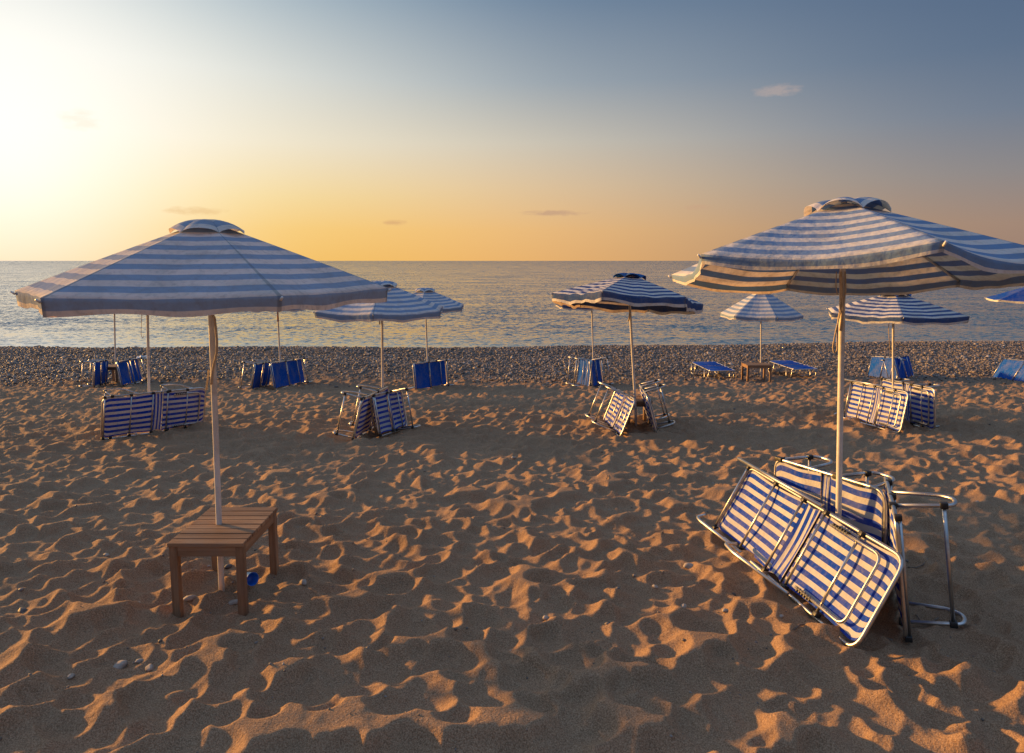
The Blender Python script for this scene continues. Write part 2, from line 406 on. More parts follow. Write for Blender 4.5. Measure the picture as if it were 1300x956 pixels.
def grid_object(name, X, Y, Z, mat):
    r, c = X.shape; me = bpy.data.meshes.new(name)
    me.vertices.add(r*c); me.vertices.foreach_set('co', np.stack([X, Y, Z], -1).astype(np.float32).ravel())
    i = np.arange(r*c).reshape(r, c)
    q = np.stack([i[:-1, :-1], i[:-1, 1:], i[1:, 1:], i[1:, :-1]], -1).reshape(-1, 4)
    me.loops.add(q.size); me.loops.foreach_set('vertex_index', q.astype(np.int32).ravel())
    me.polygons.add(len(q)); me.polygons.foreach_set('loop_start', np.arange(0, q.size, 4, dtype=np.int32))
    me.polygons.foreach_set('loop_total', np.full(len(q), 4, np.int32))
    me.polygons.foreach_set('use_smooth', np.ones(len(q), bool))
    me.update(calc_edges=True); me.materials.append(mat)
    o = bpy.data.objects.new(name, me); C.objects.link(o); return o
s_in = np.arange(-.98, .98, .0019)
s_out = np.array([1.05, 1.2, 1.5, 2, 3, 5, 8, 14, 26]); sc = np.concatenate([-s_out[::-1], s_in, s_out])
yr = [-60, -30, -14, -6, -2, 0., .8]; y = 1.4
while y < 29: yr.append(y); y += max(.0095, y*.0043)
yr += [29.2, 30, 31, 32, 34, 37, 42, 60, 120]
yr = np.array(yr)
Yg = np.repeat(yr[:, None], len(sc), 1); Xg = sc[None, :]*np.maximum(np.abs(Yg)*1.0+0.6, 2.2)
Zg = prof(Xg, Yg)+relief(Xg, Yg)
tag(grid_object('beach_sand', Xg, Yg, Zg, MT['sand']), 'brown beach sand trampled all over into dimples and footprints', 'sand', kind='structure')

# ------------------------------------------------------------------ sea
sy = np.array([26, 28, 30, 32, 36, 45, 70, 120, 250, 600, 1500, 4000, 10000, 24000.]); sx = np.array([-40000, -12000, -4000, -1000, -200, -60, -20, 0, 20, 60, 200, 1000, 4000, 12000, 40000.])
Xs, Ys = np.meshgrid(sx, sy); Zs = np.full_like(Xs, SEA_Z)
tag(grid_object('sea', Xs, Ys, Zs, MT['sea']), 'calm rippled sea reaching to the horizon', 'sea', kind='structure')

# ------------------------------------------------------------------ pebble bank
def pebble_bank():
    bm = bmesh.new(); bmesh.ops.create_icosphere(bm, subdivisions=1, radius=1)
    bm.verts.ensure_lookup_table(); V = np.array([v.co[:] for v in bm.verts]); Fc = np.array([[v.index for v in f.verts] for f in bm.faces]); bm.free()
    n = 230000; y = rng.uniform(16.5, 31, n); x = rng.uniform(-1, 1, n)*(.93*y+1)
    crest = 27+0.1*np.clip(x, 0, 60)
    wob = 1.2*np.sin(x*.45+1)+.7*np.sin(x*1.3)-.05*x
    pr = np.clip((y+wob-17.2)/5.6, 0.0, 1)**1.7
    ok = (rng.random(n) < pr*.85+.015) & (y < crest+1.6); x, y = x[ok], y[ok]
    y2 = 2.4+14.5*rng.random(2600)**.8; x2 = rng.uniform(-1, 1, 2600)*(.85*y2+.5)
    x = np.concatenate([x, x2]); y = np.concatenate([y, y2]); n = len(x)
    big = rng.gamma(2.6, .0075, n)+.011; big = np.clip(big, .012, .085); big[-2600:] = .003+rng.gamma(1.6, .0022, 2600)
    sc3 = np.stack([big*rng.uniform(.8, 1.35, n), big*rng.uniform(.7, 1.1, n), big*rng.uniform(.38, .7, n)], -1)
    a = rng.uniform(0, 2*PI, n); tl = rng.normal(0, .3, n)
    z = prof(x, y)+relief(x, y)+sc3[:, 2]*.35
    jit = 1+rng.uniform(-.16, .16, (n, len(V), 1))
    v = V[None]*sc3[:, None, :]*jit
    vx, vy, vz = v[..., 0], v[..., 1], v[..., 2]
    vz2 = vz*np.cos(tl)[:, None]+vx*np.sin(tl)[:, None]; vx2 = vx*np.cos(tl)[:, None]-vz*np.sin(tl)[:, None]
    X = vx2*np.cos(a)[:, None]-vy*np.sin(a)[:, None]+x[:, None]; Y = vx2*np.sin(a)[:, None]+vy*np.cos(a)[:, None]+y[:, None]
    co = np.stack([X, Y, vz2+z[:, None]], -1).reshape(-1, 3)
    fc = (Fc[None]+(np.arange(n)*len(V))[:, None, None]).reshape(-1, 3)
    me = bpy.data.meshes.new('pebbles'); me.vertices.add(len(co)); me.vertices.foreach_set('co', co.astype(np.float32).ravel())
    me.loops.add(fc.size); me.loops.foreach_set('vertex_index', fc.astype(np.int32).ravel())
    me.polygons.add(len(fc)); me.polygons.foreach_set('loop_start', np.arange(0, fc.size, 3, dtype=np.int32)); me.polygons.foreach_set('loop_total', np.full(len(fc), 3, np.int32))
    me.polygons.foreach_set('use_smooth', np.ones(len(fc), bool))
    me.update(calc_edges=True)
    at_ = me.attributes.new('tone', 'FLOAT', 'POINT'); tone = np.clip(rng.beta(1.6, 2.4, n), 0, 1)
    at_.data.foreach_set('value', np.repeat(tone, len(V)).astype(np.float32))
    me.materials.append(MT['pebble'])
    o = bpy.data.objects.new('pebbles', me); C.objects.link(o)
    tag(o, 'bank of grey and brown pebbles along the water line', 'pebbles', kind='stuff')
pebble_bank()

# ------------------------------------------------------------------ umbrellas
BULGE = .004
def canopy_bm(R, rise, rot, periods=8, seed=0, scallop=.035, sag=.035, val=.10, ripple=.35, lift=None):
    """six cloth panels and the hanging valance; z = 0 at the rib tips"""
    bm = bmesh.new(); uvl = bm.loops.layers.uv.new('UVMap')
    ns, nt_, nv = 18, 22, 4; rnd = random.Random(seed)
    grid = {}
    ph = [rnd.uniform(0, 6.28) for _ in range(12)]
    for k in range(6):
        c0 = Vector((math.sin(rot+k*PI/3), -math.cos(rot+k*PI/3), 0))*R
        c1 = Vector((math.sin(rot+(k+1)*PI/3), -math.cos(rot+(k+1)*PI/3), 0))*R
        pk = ph[k]
        for i in range(ns+1):
            s = i/ns; e = c0.lerp(c1, s); b = math.sin(PI*s)
            e = e*(1-scallop*b*(1.2 if val else 1))
            for j in range(nt_+nv+1):
                if j <= nt_:
                    t = .03+.97*j/nt_
                    p = e*t
                    z = rise*(1-t)+BULGE*math.sin(PI*t)*(rise/.5) - sag*b*t**1.5
                    z += ripple*.007*math.sin(t*9+pk)*b+ripple*.005*math.sin(s*17+pk+t*3)*t*b
                    z += ripple*.010*t*t*b*math.sin(s*26+pk*2)*(.5+.5*math.sin(pk*3))
                    vv = t*periods
                else:
                    q = (j-nt_)/nv
                    z = -sag*b + ripple*.010*b*math.sin(s*26+pk*2)*(.5+.5*math.sin(pk*3)) - val*q*(1+.12*math.sin(s*11+pk))
                    out = (.012*math.sin(s*23+pk)+.008*math.sin(s*47+2*pk))*q*ripple-.01*q 
                    p = e*(1+out); vv = periods+q*.5/.68
                key = (k, i, j)
                if i == ns: key = ((k+1) % 6, 0, j)
                if j == 0: pass
                if key not in grid: grid[key] = bm.verts.new((p.x, p.y, z))
                grid[(k, i, j)] = grid[key]
                grid[('uv', k, i, j)] = (s+k, vv)
    for k in range(6):
        for i in range(ns):
            for j in range(nt_+nv):
                ks = [(k, i, j), (k, i+1, j), (k, i+1, j+1), (k, i, j+1)]
                vs = [grid[q] for q in ks]
                try: f = bm.faces.new(vs)
                except ValueError: continue
                for l, q in zip(f.loops, ks): l[uvl].uv = grid[('uv',)+q]
                f.material_index = 1 if j >= nt_ else 0
    return bm
def cap_bm(R, rise, rot, rc=.25, arch=.055):
    """small raised vent cap whose edge arches up between the ribs"""
    bm = bmesh.new(); uvl = bm.loops.layers.uv.new('UVMap'); ns, nr = 10, 7; g = {}
    for k in range(6):
        for i in range(ns+1):
            s = i/ns; c0 = Vector((math.sin(rot+k*PI/3), -math.cos(rot+k*PI/3), 0)); c1 = Vector((math.sin(rot+(k+1)*PI/3), -math.cos(rot+(k+1)*PI/3), 0))
            e = c0.lerp(c1, s); e = e*(1+.14*math.sin(PI*s))
            for j in range(nr+1):
                t = j/nr; rr = rc*t
                base = rise*(1-rr/R)+BULGE*math.sin(PI*rr/R)*(rise/.5)
                rim = rise*(1-rc/R); top_ = rise+.004
                z = rim+.004+(top_-rim)*(1-t**2.3) + arch*math.sin(PI*s)**.7*t**1.6*1.0
                kk = ((k+1) % 6, 0, j) if i == ns else (k, i, j)
                if j == 0: kk = 'c'
                if kk not in g: g[kk] = bm.verts.new((e.x*rr, e.y*rr, z))
                g[(k, i, j)] = g[kk]; g[('uv', k, i, j)] = (s, t*1.6+.2)
    for k in range(6):
        for i in range(ns):
            for j in range(nr):
                ks = [(k, i, j), (k, i+1, j), (k, i+1, j+1), (k, i, j+1)]
                vs = [g[q] for q in ks]
                if j == 0: vs = [g[ks[0]], vs[2], vs[3]]; ks = [ks[0], ks[2], ks[3]]
                try: f = bm.faces.new(vs)
                except ValueError: continue
                for l, q in zip(f.loops, ks): l[uvl].uv = g[('uv',)+q]
    return bm
def umbrella(base, top, v_edge, v_apex, R, rot, mat, label, tilt=(0, 0), cap=None, group='striped beach umbrellas with white poles', pole_r=.019, seed=1, trim=None, upper=None, arch=.055, rc=.25, **kw):
    D = base.y; tx = top[0]
    ze = P(tx, v_edge, D).z; za = P(tx, v_apex, D).z
    rise = za-ze-.05
    root = empty('beach_umbrella', (base.x, base.y, base.z), label, 'umbrella', group)
    # pole leaning so that it passes where the photograph shows it
    T = Vector((P(tx, v_edge, D).x-base.x, 0, ze-base.z)); T2 = T*((T.z+rise)/T.z)
    bm = bmesh.new()
    n = 10; low = Vector((0, 0, -.25))
    tube(bm, [low]+[T2*(i/n) for i in range(1, n+1)], pole_r, 14)
    obj('pole', bm, MT['pole'], root)
    if upper:
        bm = bmesh.new(); tube(bm, [T*(upper[0]), T*(upper[1])], pole_r*1.12, 14); obj('pole_sleeve', bm, MT['rustpole'], root)
    bm = bmesh.new(); a = T2*1.0
    tube(bm, [T2-Vector((0, 0, .16)), T2-Vector((0, 0, .06))], pole_r*1.6, 12); obj('hub', bm, MT['black'], root)
    cb = canopy_bm(R, rise, rot, seed=seed, **kw)
    M4 = Matrix.Translation(T) @ Matrix.Translation((0, 0, rise)) @ Matrix.Rotation(rad(tilt[0]), 4, 'X') @ Matrix.Rotation(rad(tilt[1]), 4, 'Y') @ Matrix.Translation((0, 0, -rise))
    bmesh.ops.transform(cb, matrix=M4, verts=cb.verts)
    can = obj('canopy', cb, mat, root, mats=[mat, trim or mat])
    kb = cap_bm(R, rise, rot, rc, arch); bmesh.ops.transform(kb, matrix=M4, verts=kb.verts)
    obj('vent_cap', kb, cap or mat, can)
    for k in range(6):
        d = Vector((math.sin(rot+k*PI/3), -math.cos(rot+k*PI/3), 0)); pts = []
        for j in range(9):
            t = .04+.95*j/8
            z = rise*(1-t)+BULGE*math.sin(PI*t)*(rise/.5)-.014
            pts.append(M4 @ (d*R*t+Vector((0, 0, z))))
        bm = bmesh.new(); tube(bm, pts, .007, 6); rb = obj('rib', bm, MT['pole'], root)
        bm = bmesh.new(); tip = M4 @ (d*(R*1.0)+Vector((0, 0, -.01)))
        tube(bm, [tip-Vector((0, 0, .012)), tip+(M4.to_3x3() @ d)*.022+Vector((0, 0, .004))], .0065, 8); obj('rib_tip', bm, MT['pole'], rb)
    return root
G2 = 'striped beach umbrellas with white poles'
R1 = at(281, 745)
u1 = umbrella(R1, (267, 380), 367, 270, 1.11, rad(-19), MT['can_pale'], 'large pale blue striped umbrella standing through the wooden table', seed=3, sag=.012, val=.085, arch=.028, rc=.22)
R2 = at(1063, 742)
u2 = umbrella(R2, (1070, 345), 341, 246, 1.15, rad(-5), MT['can_mid'], 'large striped umbrella tilted to show its underside, over the nearest heap of loungers', tilt=(-6.8, 1.5), seed=5, sag=.055, val=.055)
u3 = umbrella(at(190, 543), (187, 400), 380, 330, 1.15, rad(10), MT['can_mid'], 'umbrella mostly hidden behind the large pale umbrella, pole behind a striped lounger', seed=7)
u4 = umbrella(at(486, 537), (485, 400), 392, 353, 1.07, rad(4), MT['can_sky'], 'small striped umbrella right beside the edge of the large pale umbrella', seed=9, ripple=.4)
u5 = umbrella(at(544, 490), (540, 400), 388, 363, 1.05, rad(2), MT['can_sky'], 'distant striped umbrella peeking out over a single plain blue lounger', seed=11)
u6 = umbrella(at(357, 487), (352, 398), 386, 363, 1.1, rad(12), MT['can_mid'], 'umbrella with a rusty red patch on its white pole, canopy hidden', seed=13, upper=(.78, .97))
u7 = umbrella(at(147, 484), (145, 400), 386, 363, 1.1, rad(20), MT['can_mid'], 'umbrella whose thin pole stands leftmost, between purple blue loungers', seed=15)
u8 = umbrella(at(808, 540), (799, 385), 379, 344, 1.16, rad(-27), MT['can_navy'], 'navy and white umbrella with a plain blue cap and fluttering hem', cap=MT['cap_blue'], tilt=(-7, 4), seed=17, ripple=1.2, val=.13)
u9 = umbrella(at(754, 484), (751, 395), 385, 364, 1.02, rad(5), MT['can_navy'], 'far umbrella behind the navy striped one, its pole showing beside it', seed=19)
u10 = umbrella(at(966, 479), (966, 405), 399, 364, 1.14, rad(2), MT['can_sky'], 'small far striped umbrella between two flat blue loungers', seed=21)
u11 = umbrella(at(1134, 530), (1134, 400), 396, 367, 1.10, rad(-22), MT['can_navy'], 'dark striped umbrella behind the pole of the large tilted umbrella', seed=23, ripple=.7, cap=MT['cap_blue'])
u12 = umbrella(at(1316, 480), (1315, 395), 380, 358, 1.22, rad(-20), MT['can_blue'], 'plain blue umbrella with white trim cut off by the right edge', group='plain blue umbrella', trim=MT['can_white'], seed=25, val=.05)

# cords and straps that hang on the poles
def cord(root, pts, r, name='cord', flat=1.0, mat='rope'):
    bm = bmesh.new(); tube(bm, rounded(pts, .05, 4), r, 7, flat=flat); return obj(name, bm, MT[mat], root)
def rel(root, u, v, dy=0.0):
    return P(u, v, root.location.y+dy)-root.location
cord(u1, [rel(u1, 262, 398, -.03), rel(u1, 272, 400, -.03), rel(u1, 275, 425, -.035), rel(u1, 276, 445, -.03), rel(u1, 270, 470, -.03), rel(u1, 268, 488, -.03)], .013, 'tie_strap', .5)
cord(u1, [rel(u1, 265, 470, .03), rel(u1, 262, 495, .03)], .006, 'cord')
cord(u2, [rel(u2, 1073, 345, -.03), rel(u2, 1074, 372, -.03), rel(u2, 1066, 400, -.035), rel(u2, 1060, 425, -.03), rel(u2, 1057, 442, -.03), rel(u2, 1059, 449, -.03), rel(u2, 1063, 445, -.03), rel(u2, 1063, 410, -.03), rel(u2, 1068, 385, -.03), rel(u2, 1066, 350, -.03)], .0045)
cord(u2, [rel(u2, 1067, 345, -.028), rel(u2, 1068, 365, -.03), rel(u2, 1070, 392, -.03), rel(u2, 1067, 420, -.03)], .015, 'tie_strap', .5)
cord(u2, [rel(u2, 1062, 345, 0), rel(u2, 1061, 362, 0), rel(u2, 1063, 374, 0)], .003)
cord(u3, [rel(u3, 180, 398), rel(u3, 179, 425), rel(u3, 181, 430), rel(u3, 183, 426)], .004)
cord(u4, [rel(u4, 482, 396, -.03), rel(u4, 482, 412, -.03)], .010, 'tie_strap')
cord(u8, [rel(u8, 798, 380, -.03), rel(u8, 800, 395, -.03), rel(u8, 798, 408, -.03)], .012, 'tie_strap')
cord(u11, [rel(u11, 1129, 398), rel(u11, 1128, 420), rel(u11, 1130, 445)], .005)

# ------------------------------------------------------------------ wooden tables
def table(cx, cy, w, l, h, label, slats=8, group='slatted wooden side tables', rz=0, z=None):
    z = ground_z(cx, cy) if z is None else z
    root = empty('side_table', (cx, cy, z), label, 'table', group, rz); t = .024
    bm = bmesh.new(); n = slats; gap = .008; sw = (l-gap*(n-1))/n
    for i in range(n):
        yc = -l/2+sw/2+i*(sw+gap)
        box(bm, (0, yc, h-t/2+random.uniform(-.001, .001)), (w, sw, t), .003)
    obj('tabletop', bm, MT['wx'], root, smooth=False)
    a = .048
    for sx_ in (-1, 1):
        for sy_ in (-1, 1):
            bm = bmesh.new(); H_ = h-t-.001; box(bm, (sx_*(w/2-a/2-.006), sy_*(l/2-a/2-.006), (H_-.15)/2), (a, a, H_+.15), .003)
            obj('leg', bm, MT['wz'], root, smooth=False)
    for s_ in (-1, 1):
        bm = bmesh.new(); box(bm, (0, s_*(l/2-.021), h-t-.034), (w-2*a-.014, .02, .062), .002); obj('apron', bm, MT['wx'], root, smooth=False)
        bm = bmesh.new(); box(bm, (s_*(w/2-.021), 0, h-t-.034), (.02, l-2*a-.014, .062), .002); obj('apron', bm, MT['wy'], root, smooth=False)
    return root
fl, fr, br_ = at(222, 770), at(304, 770), at(352, 724)
tw = (P(309, 690, fl.y).x-P(213, 690, fl.y).x)+.0; tl_ = br_.y-fl.y+.06
tcx = (P(309, 690, fl.y).x+P(213, 690, fl.y).x)/2; th = P(262, 689, fl.y-.03).z-fl.z
print('TABLE', fl, br_, tw, tl_, th)
table(tcx+.01, fl.y-.03+tl_/2, tw, tl_, th, 'slatted wooden table with the large pale umbrella rising through it', z=fl.z-.005)
table(R2.x+.15, R2.y+.22, .40, .50, .34, 'slatted wooden table half hidden in the nearest heap of loungers', z=R2.z, rz=.15)
p = at(812, 538); table(p.x, p.y+.25, .40, .5, .36, 'small dark wooden table between the two striped loungers under the navy umbrella', z=p.z)
p = at(963, 484); table(p.x, p.y+.2, .66, .5, .44, 'wooden table between the two flat blue loungers', z=p.z)
p = at(141, 486); table(p.x, p.y+.2, .38, .45, .42, 'dark wooden table between the two loungers at the far left', z=p.z)

# ------------------------------------------------------------------ sun loungers
GL = {'s': 'striped sun loungers tipped on their sides', 'b': 'plain blue sun loungers tipped on their sides', 'f': 'flat blue sun loungers by the far table'}
def lounger(P0, P1, up, legdir, kind, label, W=.58, folded=False, group=None, bars=1, far=False, loops=(0.08, .62), leg=.34, hem=False, sink=.02, ends=True):
    """P0-P1 one long rail on the ground, up the direction across the bed, legdir the side the legs point to"""
    P0, P1 = Vector(P0), Vector(P1); A = P1-P0; Ln = A.length; A.normalize()
    U = Vector(up); U = (U-A*U.dot(A)).normalized(); Nn = A.cross(U).normalized()*legdir
    root = empty('sun_lounger', P0, label, 'sun lounger', group or GL[kind])
    mtx = Matrix((A, U, Nn)).transposed().to_4x4()
    seg = 6 if far else 10; rt = .0125
    def put(name, bm, mat, par=root):
        bmesh.ops.transform(bm, matrix=mtx, verts=bm.verts)
        if mtx.determinant() < 0: bmesh.ops.reverse_faces(bm, faces=bm.faces)
        return obj(name, bm, mat, par)
    # outer frame: rounded rectangle of tube
    bm = bmesh.new()
    tube(bm, rounded([(0, -sink, 0), (Ln, -sink, 0), (Ln, W, 0), (0, W, 0)], .10, 6, True), rt, seg, True)
    fr_ = put('frame', bm, MT['alu'])
    mat = MT['mesh_s'] if kind == 's' else MT['mesh_b']
    b0 = .47*Ln; b1 = .56*Ln
    def panel(a0, a1, cross=False, nu=26, nv=18, wrap0=False, wrap1=False, lift=0.0):
        bm = bmesh.new(); uvl = bm.loops.layers.uv.new('UVMap'); g = []
        lo, hi = .006, W-.006
        for i in range(nu+1):
            row = []
            for j in range(nv+1):
                s = i/nu; q = j/nv; a = a0+(a1-a0)*s; b = lo+(hi-lo)*q
                # pinch at the waist where the cloth is stretched between bars, sag elsewhere
                pin = .018*math.sin(PI*s)*(1 if q < .5 else -1)*abs(2*q-1)**2
                c = -.006-lift-.022*math.sin(PI*q)*(.35+.65*math.sin(PI*s)) + .003*math.sin(s*13+q*4)
                dist = min(a, Ln-a)
                if dist < .10 and not cross:
                    ins = .10-math.sqrt(max(0, .01-(.10-max(dist, 0))**2)); b = W/2+(b-W/2)*(W/2-ins)/(W/2)
                row.append((bm.verts.new((a, b+pin, c)), (s, q)))
            g.append(row)
        for i in range(nu):
            for j in range(nv):
                vs = [g[i][j], g[i+1][j], g[i+1][j+1], g[i][j+1]]
                f = bm.faces.new([v[0] for v in vs])
                for l, v in zip(f.loops, vs):
                    l[uvl].uv = (v[1][1], v[1][0]*2.6+.1) if cross else (v[1][0], v[1][1]*7.5+.25)
        return bm
    d = (14, 10) if far else (30, 22)
    put('backrest_cloth', panel(.015, b0, nu=d[0], nv=d[1]), mat)
    put('seat_cloth', panel(b1, Ln-.015, nu=d[0], nv=d[1]), mat)
    put('hinge_cloth', panel(b0+.004, b1-.004, True, nu=d[0], nv=d[1], lift=-.012), mat)
    # cross bars on the visible side
    sg = bars
    for f in ((.012, .25, .455, .60, .80) if not far and Ln > 1.0 else (.02, .46, .80)):
        a = f*Ln; bm = bmesh.new(); tube(bm, [(a, .0, .020*sg), (a, W, .020*sg)], .0095, seg); br = put('crossbar', bm, MT['alu'])
        for b in (.0, W-.004):
            if far and f < .3: continue
            bm = bmesh.new(); box(bm, (a, b, .012*sg), (.038, .034, .040), .006)
            put('clamp', bm, MT['black'], br)
    if not far and Ln > 1.0:
        # prop frame with its two ratchet combs
        a0, a1 = .66*Ln, .93*Ln; z_ = .030*sg
        bm = bmesh.new(); tube(bm, rounded([(a0, .055, z_), (a1, .055, z_), (a1, W-.055, z_), (a0, W-.055, z_)], .07, 6), .010, seg)
        pr = put('prop_frame', bm, MT['alu'])
        for b in (.05, W-.05):
            bm = bmesh.new()
            for q in range(6):
                box(bm, (a0+.03+q*.028, b, z_*.6+.008*sg), (.012, .028, .030), .002); box(bm, (a0+.044+q*.028, b, z_*.6), (.02, .013, .016))
            put('ratchet', bm, MT['black'], pr)
    if hem:
        bm = bmesh.new(); tube(bm, [(-.01, .02, -.03), (-.015, W*.5, -.045), (-.01, W-.02, -.03)], .018, 8, flat=.6); put('hem', bm, MT['hem'])
    # side loops that serve as legs
    if folded:
        for pts in ([(-.16, W+.015, .030), (Ln*.58, W+.020, .045)],
                    [(-.12, .04, .06), (-.14, -.01, .11), (-.05, -.015, .13), (Ln*.30, -.01, .05)],
                    [(Ln*.28, .03, .09), (Ln*.27, -.01, .17), (Ln*.36, -.015, .19), (Ln*.66, -.01, .055)]):
            bm = bmesh.new(); tube(bm, rounded(pts, .05, 5), .0135, seg, flat=1.0); put('leg_loop', bm, MT['alu'])
    else:
        for f in loops:
            a = f*Ln; wdt = min(.36, Ln*.30)
            for b in (-.0, W):
                bm = bmesh.new()
                tube(bm, rounded([(a, b, .0), (a+.02, b, leg*.93), (a+.07, b, leg), (a+wdt*.55, b, leg), (a+wdt*.8, b, leg*.80), (a+wdt, b, 0)], .05, 5), .0125, seg)
                lg = put('leg_loop', bm, MT['alu'])
                for cc in ((a+.02, b, leg*.80), (a, b, .0)):
                    bm = bmesh.new(); box(bm, cc, (.042, .036, .042), .006); put('clamp', bm, MT['black'], lg)
            bm = bmesh.new(); tube(bm, [(a+.02, 0, leg*.80), (a+.02, W, leg*.80)], .0115, seg); put('leg_strut', bm, MT['alu'])
    return root
def on(u, v, dz=0): q = at(u, v); return Vector((q.x, q.y, q.z+dz))
# nearest heap
A0, A1 = on(908, 674, .03), on(1087, 821, -.01)
print('A', A0, A1, (A1-A0).length)
lounger(A0, A1, (.27, .10, .50), 1, 's', 'striped lounger seen from below, slanting down in front of the nearest heap', W=.575, folded=True)
B0 = Vector((2.06, 5.12, on(1000, 690).z)); B1 = Vector((2.40, 4.18, 0.0))
lounger(B0, B1, (-.02, .06, .56), -1, 's', 'striped lounger behind the large white pole, back of the nearest heap', loops=(.06, .60), leg=.32, W=.69, bars=1)
C1 = on(1151, 808, -.02); C0 = C1+Vector((.37, .80, .0))
lounger(C1, C0, (-.07, .02, .55), 1, 's', 'striped lounger seen almost edge on at the right end of the nearest heap', loops=(.25,), leg=.33, W=.72, bars=1)
# middle left, in front of the hidden umbrella
lounger(on(128, 557), on(258, 539), (0, -.12, .56), -1, 's', 'striped lounger lying on its side left of the large pale umbrella pole', W=.60, bars=-1)
# under the small striped umbrella
lounger(on(449, 558), on(484, 535), (.12, .05, .54), -1, 's', 'shaded striped lounger seen edge on, left of the pole beside the large pale umbrella', loops=(.05, .55), hem=False)
lounger(on(481, 553), on(517, 541), (-.12, -.02, .54), 1, 's', 'striped lounger with an amber edge, right of the pole with the small striped umbrella', hem=True, bars=1, loops=(.60,))
# under the navy umbrella
lounger(on(766, 534), on(788, 554), (.20, .10, .50), 1, 's', 'sunlit striped lounger leaning right against the small dark table', loops=(.05, .5), W=.56, bars=-1)
lounger(on(822, 530), on(834, 552), (-.14, .05, .54), -1, 's', 'striped lounger seen edge on, right of the small dark table under the navy umbrella', loops=(.05, .5), W=.58)
# under the dark striped umbrella on the right
lounger(on(1072, 529), on(1143, 549), (.10, .2, .54), 1, 's', 'striped lounger in front of the pole of the dark striped umbrella', W=.60, folded=True, bars=1)
lounger(on(1120, 526), on(1187, 546), (-.02, -.06, .56), -1, 's', 'striped lounger behind and right of the pole of the dark striped umbrella', W=.62, bars=-1, leg=.3)
# plain blue ones
def bl(*a, **k): k.setdefault('far', True); return lounger(*a, **k)
bl(on(527, 496), on(568, 488), (-.10, -.08, .55), 1, 'b', 'plain blue lounger lying alone under the distant striped umbrella', W=.62, bars=1, loops=(.70,))
bl(on(318, 495), on(341, 489), (.08, -.1, .52), -1, 'b', 'narrower blue lounger left of the pole with the rusty red patch', W=.60, bars=-1)
bl(on(348, 494), on(388, 485), (-.10, -.1, .55), 1, 'b', 'wide blue lounger right of the pole with the rusty red patch', W=.62, bars=1, loops=(.72,))
bl(on(118, 491), on(136, 486), (.06, -.08, .52), -1, 'b', 'purple blue lounger left of the dark table at the far left', W=.60, bars=-1)
bl(on(154, 490), on(181, 483), (-.14, .2, .50), 1, 'b', 'blue lounger leaning left, right of the dark table at the far left', W=.60, bars=1)
bl(on(732, 487), on(748, 492), (.05, .1, .52), 1, 'b', 'blue lounger on the left of the far pole behind the navy umbrella', W=.66, bars=1)
bl(on(752, 492), on(766, 487), (-.05, .1, .52), 1, 'b', 'blue lounger on the right of the far pole behind the navy umbrella', W=.66, bars=1)
bl(on(1101, 478), on(1138, 482), (.14, -.08, .52), -1, 'b', 'blue lounger standing behind the striped ones, left one of its pair', W=.62, bars=-1)
bl(on(1141, 483), on(1160, 477), (-.05, .2, .52), -1, 'b', 'blue lounger in deep shade, right one of the pair behind the striped ones', W=.62, bars=-1)
bl(on(1259, 479), on(1322, 489), (.25, -.05, .50), -1, 'b', 'blue lounger cut off by the right edge of the view', W=.62, bars=-1)
# two flat ones
def flat(c, label, hd=0.0):
    W_ = .74; L_ = 1.55; z = c.z+.33
    a = Vector((c.x-W_/2, c.y+L_/2, z)); b = a+Vector((math.sin(hd)*L_, -math.cos(hd)*L_, -.02))
    return lounger(a, b, (1, 0, 0), 1 if (b-a).cross(Vector((1, 0, 0))).z < 0 else -1, 'b', label, W=W_, far=True, group=GL['f'], bars=1, loops=(.02, .72), leg=.33, sink=0)
flat(on(902, 479), 'flat blue lounger on its legs, left of the far wooden table', .08)
flat(on(1003, 477), 'flat blue lounger on its legs, right of the far wooden table', .1)

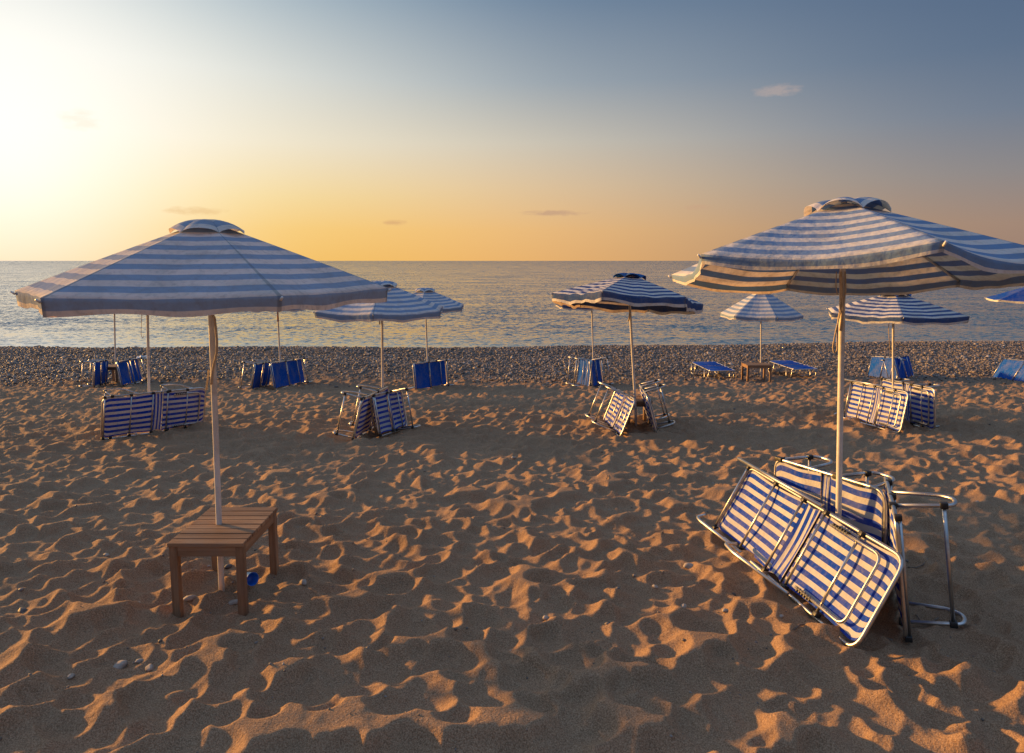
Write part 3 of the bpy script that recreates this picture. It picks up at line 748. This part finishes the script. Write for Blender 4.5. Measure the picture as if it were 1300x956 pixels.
# ------------------------------------------------------------------ small things on the sand
def stone(u, v, s, mat, label, cat='stone', group=None, asp=(1.3, .9, .6)):
    q = at(u, v); bm = bmesh.new(); bmesh.ops.create_icosphere(bm, subdivisions=3, radius=1)
    sd = random.uniform(0, 99)
    for w in bm.verts:
        k = 1+.28*noise.noise(w.co*1.3+Vector((sd, 0, 0)))+.08*noise.noise(w.co*4+Vector((0, sd, 0)))
        w.co = Vector((w.co.x*asp[0], w.co.y*asp[1], w.co.z*asp[2]))*k*s
    o = obj('stone', bm, MT[mat]); o.location = (q.x, q.y, ground_z(q.x, q.y)+s*.22); o.rotation_euler = (random.uniform(-.2, .2), random.uniform(-.2, .2), random.uniform(0, 6))
    return tag(o, label, cat, group)
SG = 'stones lying on the sand'
for u, v, s, m_, lb in [
    (151, 834, .032, 'stone', 'largest flat brownish stone near the lower left corner'),
    (189, 837, .023, 'stone', 'white pointed stone beside the largest flat stone'),
    (177, 829, .019, 'stone', 'small tan stone between the flat stone and the white stone'),
    (165, 762, .020, 'stone', 'pale stone out on the sand left of the wooden table legs'),
    (241, 758, .030, 'stone', 'flat shell like stone at the foot of the table front left leg'),
    (296, 757, .026, 'stone', 'pale stone behind the table front right leg'),
    (28, 766, .026, 'dstone', 'dark stone near the left edge'),
    (5, 779, .022, 'stone', 'pale stone cut by the left edge'),
    (90, 851, .018, 'stone', 'pale pebble left of the largest flat stone near the bottom'),
    (135, 699, .020, 'stone', 'pale stone in the sand left of and beyond the wooden table'),
    (290, 713, .026, 'dstone', 'dark stone behind the umbrella pole under the table'),
    (385, 736, .026, 'stone', 'flat grey stone right of the wooden table'),
    (409, 757, .020, 'stone', 'small tan stone farther right of the wooden table'),
    (545, 713, .018, 'stone', 'lone white pebble near the middle of the foreground'),
    (693, 779, .020, 'stone', 'flat pale pebble in a footprint at the centre bottom'),
    (875, 714, .034, 'stone', 'round white stone left of the nearest lounger heap'),
    (832, 742, .017, 'stone', 'small grey pebble left of the round white stone'),
    (868, 762, .020, 'stone', 'tan pebble nearer than the round white stone'),
    (921, 770, .018, 'stone', 'pale pebble below the lower rail of the slanting lounger'),
    (1190, 560, .026, 'stone', 'pale stone beyond the nearest heap on the right'),
    (652, 584, .024, 'stone', 'white pebble far off in the middle of the sand'),
    (1240, 640, .020, 'stone', 'small stone right of the lounger loops'),
    (505, 640, .018, 'dstone', 'dark pebble on the sand left of centre'),
    (335, 636, .020, 'dstone', 'dark pebble beyond the wooden table')]:
    stone(u, v, s, m_, lb, group=SG)
def twig(pxs, label, r=.004):
    pts = []
    for u, v in pxs:
        q = at(u, v); pts.append(Vector((q.x, q.y, ground_z(q.x, q.y)+.008)))
    bm = bmesh.new(); tube(bm, [p-pts[0] for p in pts], r, 6); o = obj('twig', bm, MT['twig']); o.location = pts[0]
    tag(o, label, 'twig', 'twigs lying around the nearest heap')
twig([(1008, 800), (1015, 795), (1021, 792)], 'short dark twig below the slanting lounger', .006)
twig([(1121, 797), (1126, 800), (1133, 806)], 'pale twig in front of the edge on lounger', .006)
twig([(1153, 717), (1163, 713), (1172, 711), (1178, 707)], 'long thin curved twig beyond the lounger feet')
twig([(1164, 776), (1170, 783), (1182, 783), (1192, 780)], 'thin curved twig under the lounger feet')
twig([(770, 612), (771, 607)], 'little stick standing out of the sand', .005)
# blue cup under the table
q = at(314, 743); bm = bmesh.new()
prf = [(.0, 0), (.036, 0), (.040, .01), (.042, .07), (.044, .073), (.040, .071), (.038, .012), (0, .008)]
rings = [[bm.verts.new((r*math.cos(2*PI*k/24), r*math.sin(2*PI*k/24), z)) for k in range(24)] for r, z in prf[1:-1]]
for a_, b_ in zip(rings[:-1], rings[1:]):
    for k in range(24): bm.faces.new((a_[k], a_[(k+1) % 24], b_[(k+1) % 24], b_[k]))
bm.faces.new(rings[0][::-1]); bm.faces.new(rings[-1])
o = obj('cup', bm, MT['bluep']); o.location = (q.x, q.y, ground_z(q.x, q.y)+.045); o.rotation_euler = (1.35, 0, .9)
tag(o, 'blue plastic cup lying behind the front right leg of the wooden table', 'cup')
# white litter by the left loungers
q = at(181, 456); bm = bmesh.new(); bmesh.ops.create_icosphere(bm, subdivisions=3, radius=.16)
for w in bm.verts: w.co = Vector((w.co.x*1.2, w.co.y*.8, w.co.z*.45))*(1+.9*noise.noise(w.co*14))
o = obj('plastic_bag', bm, MT['foil'], smooth=False); o.location = (q.x, q.y, ground_z(q.x, q.y)+.05)
tag(o, 'crumpled white bag on the pebbles beyond the left loungers', 'bag')
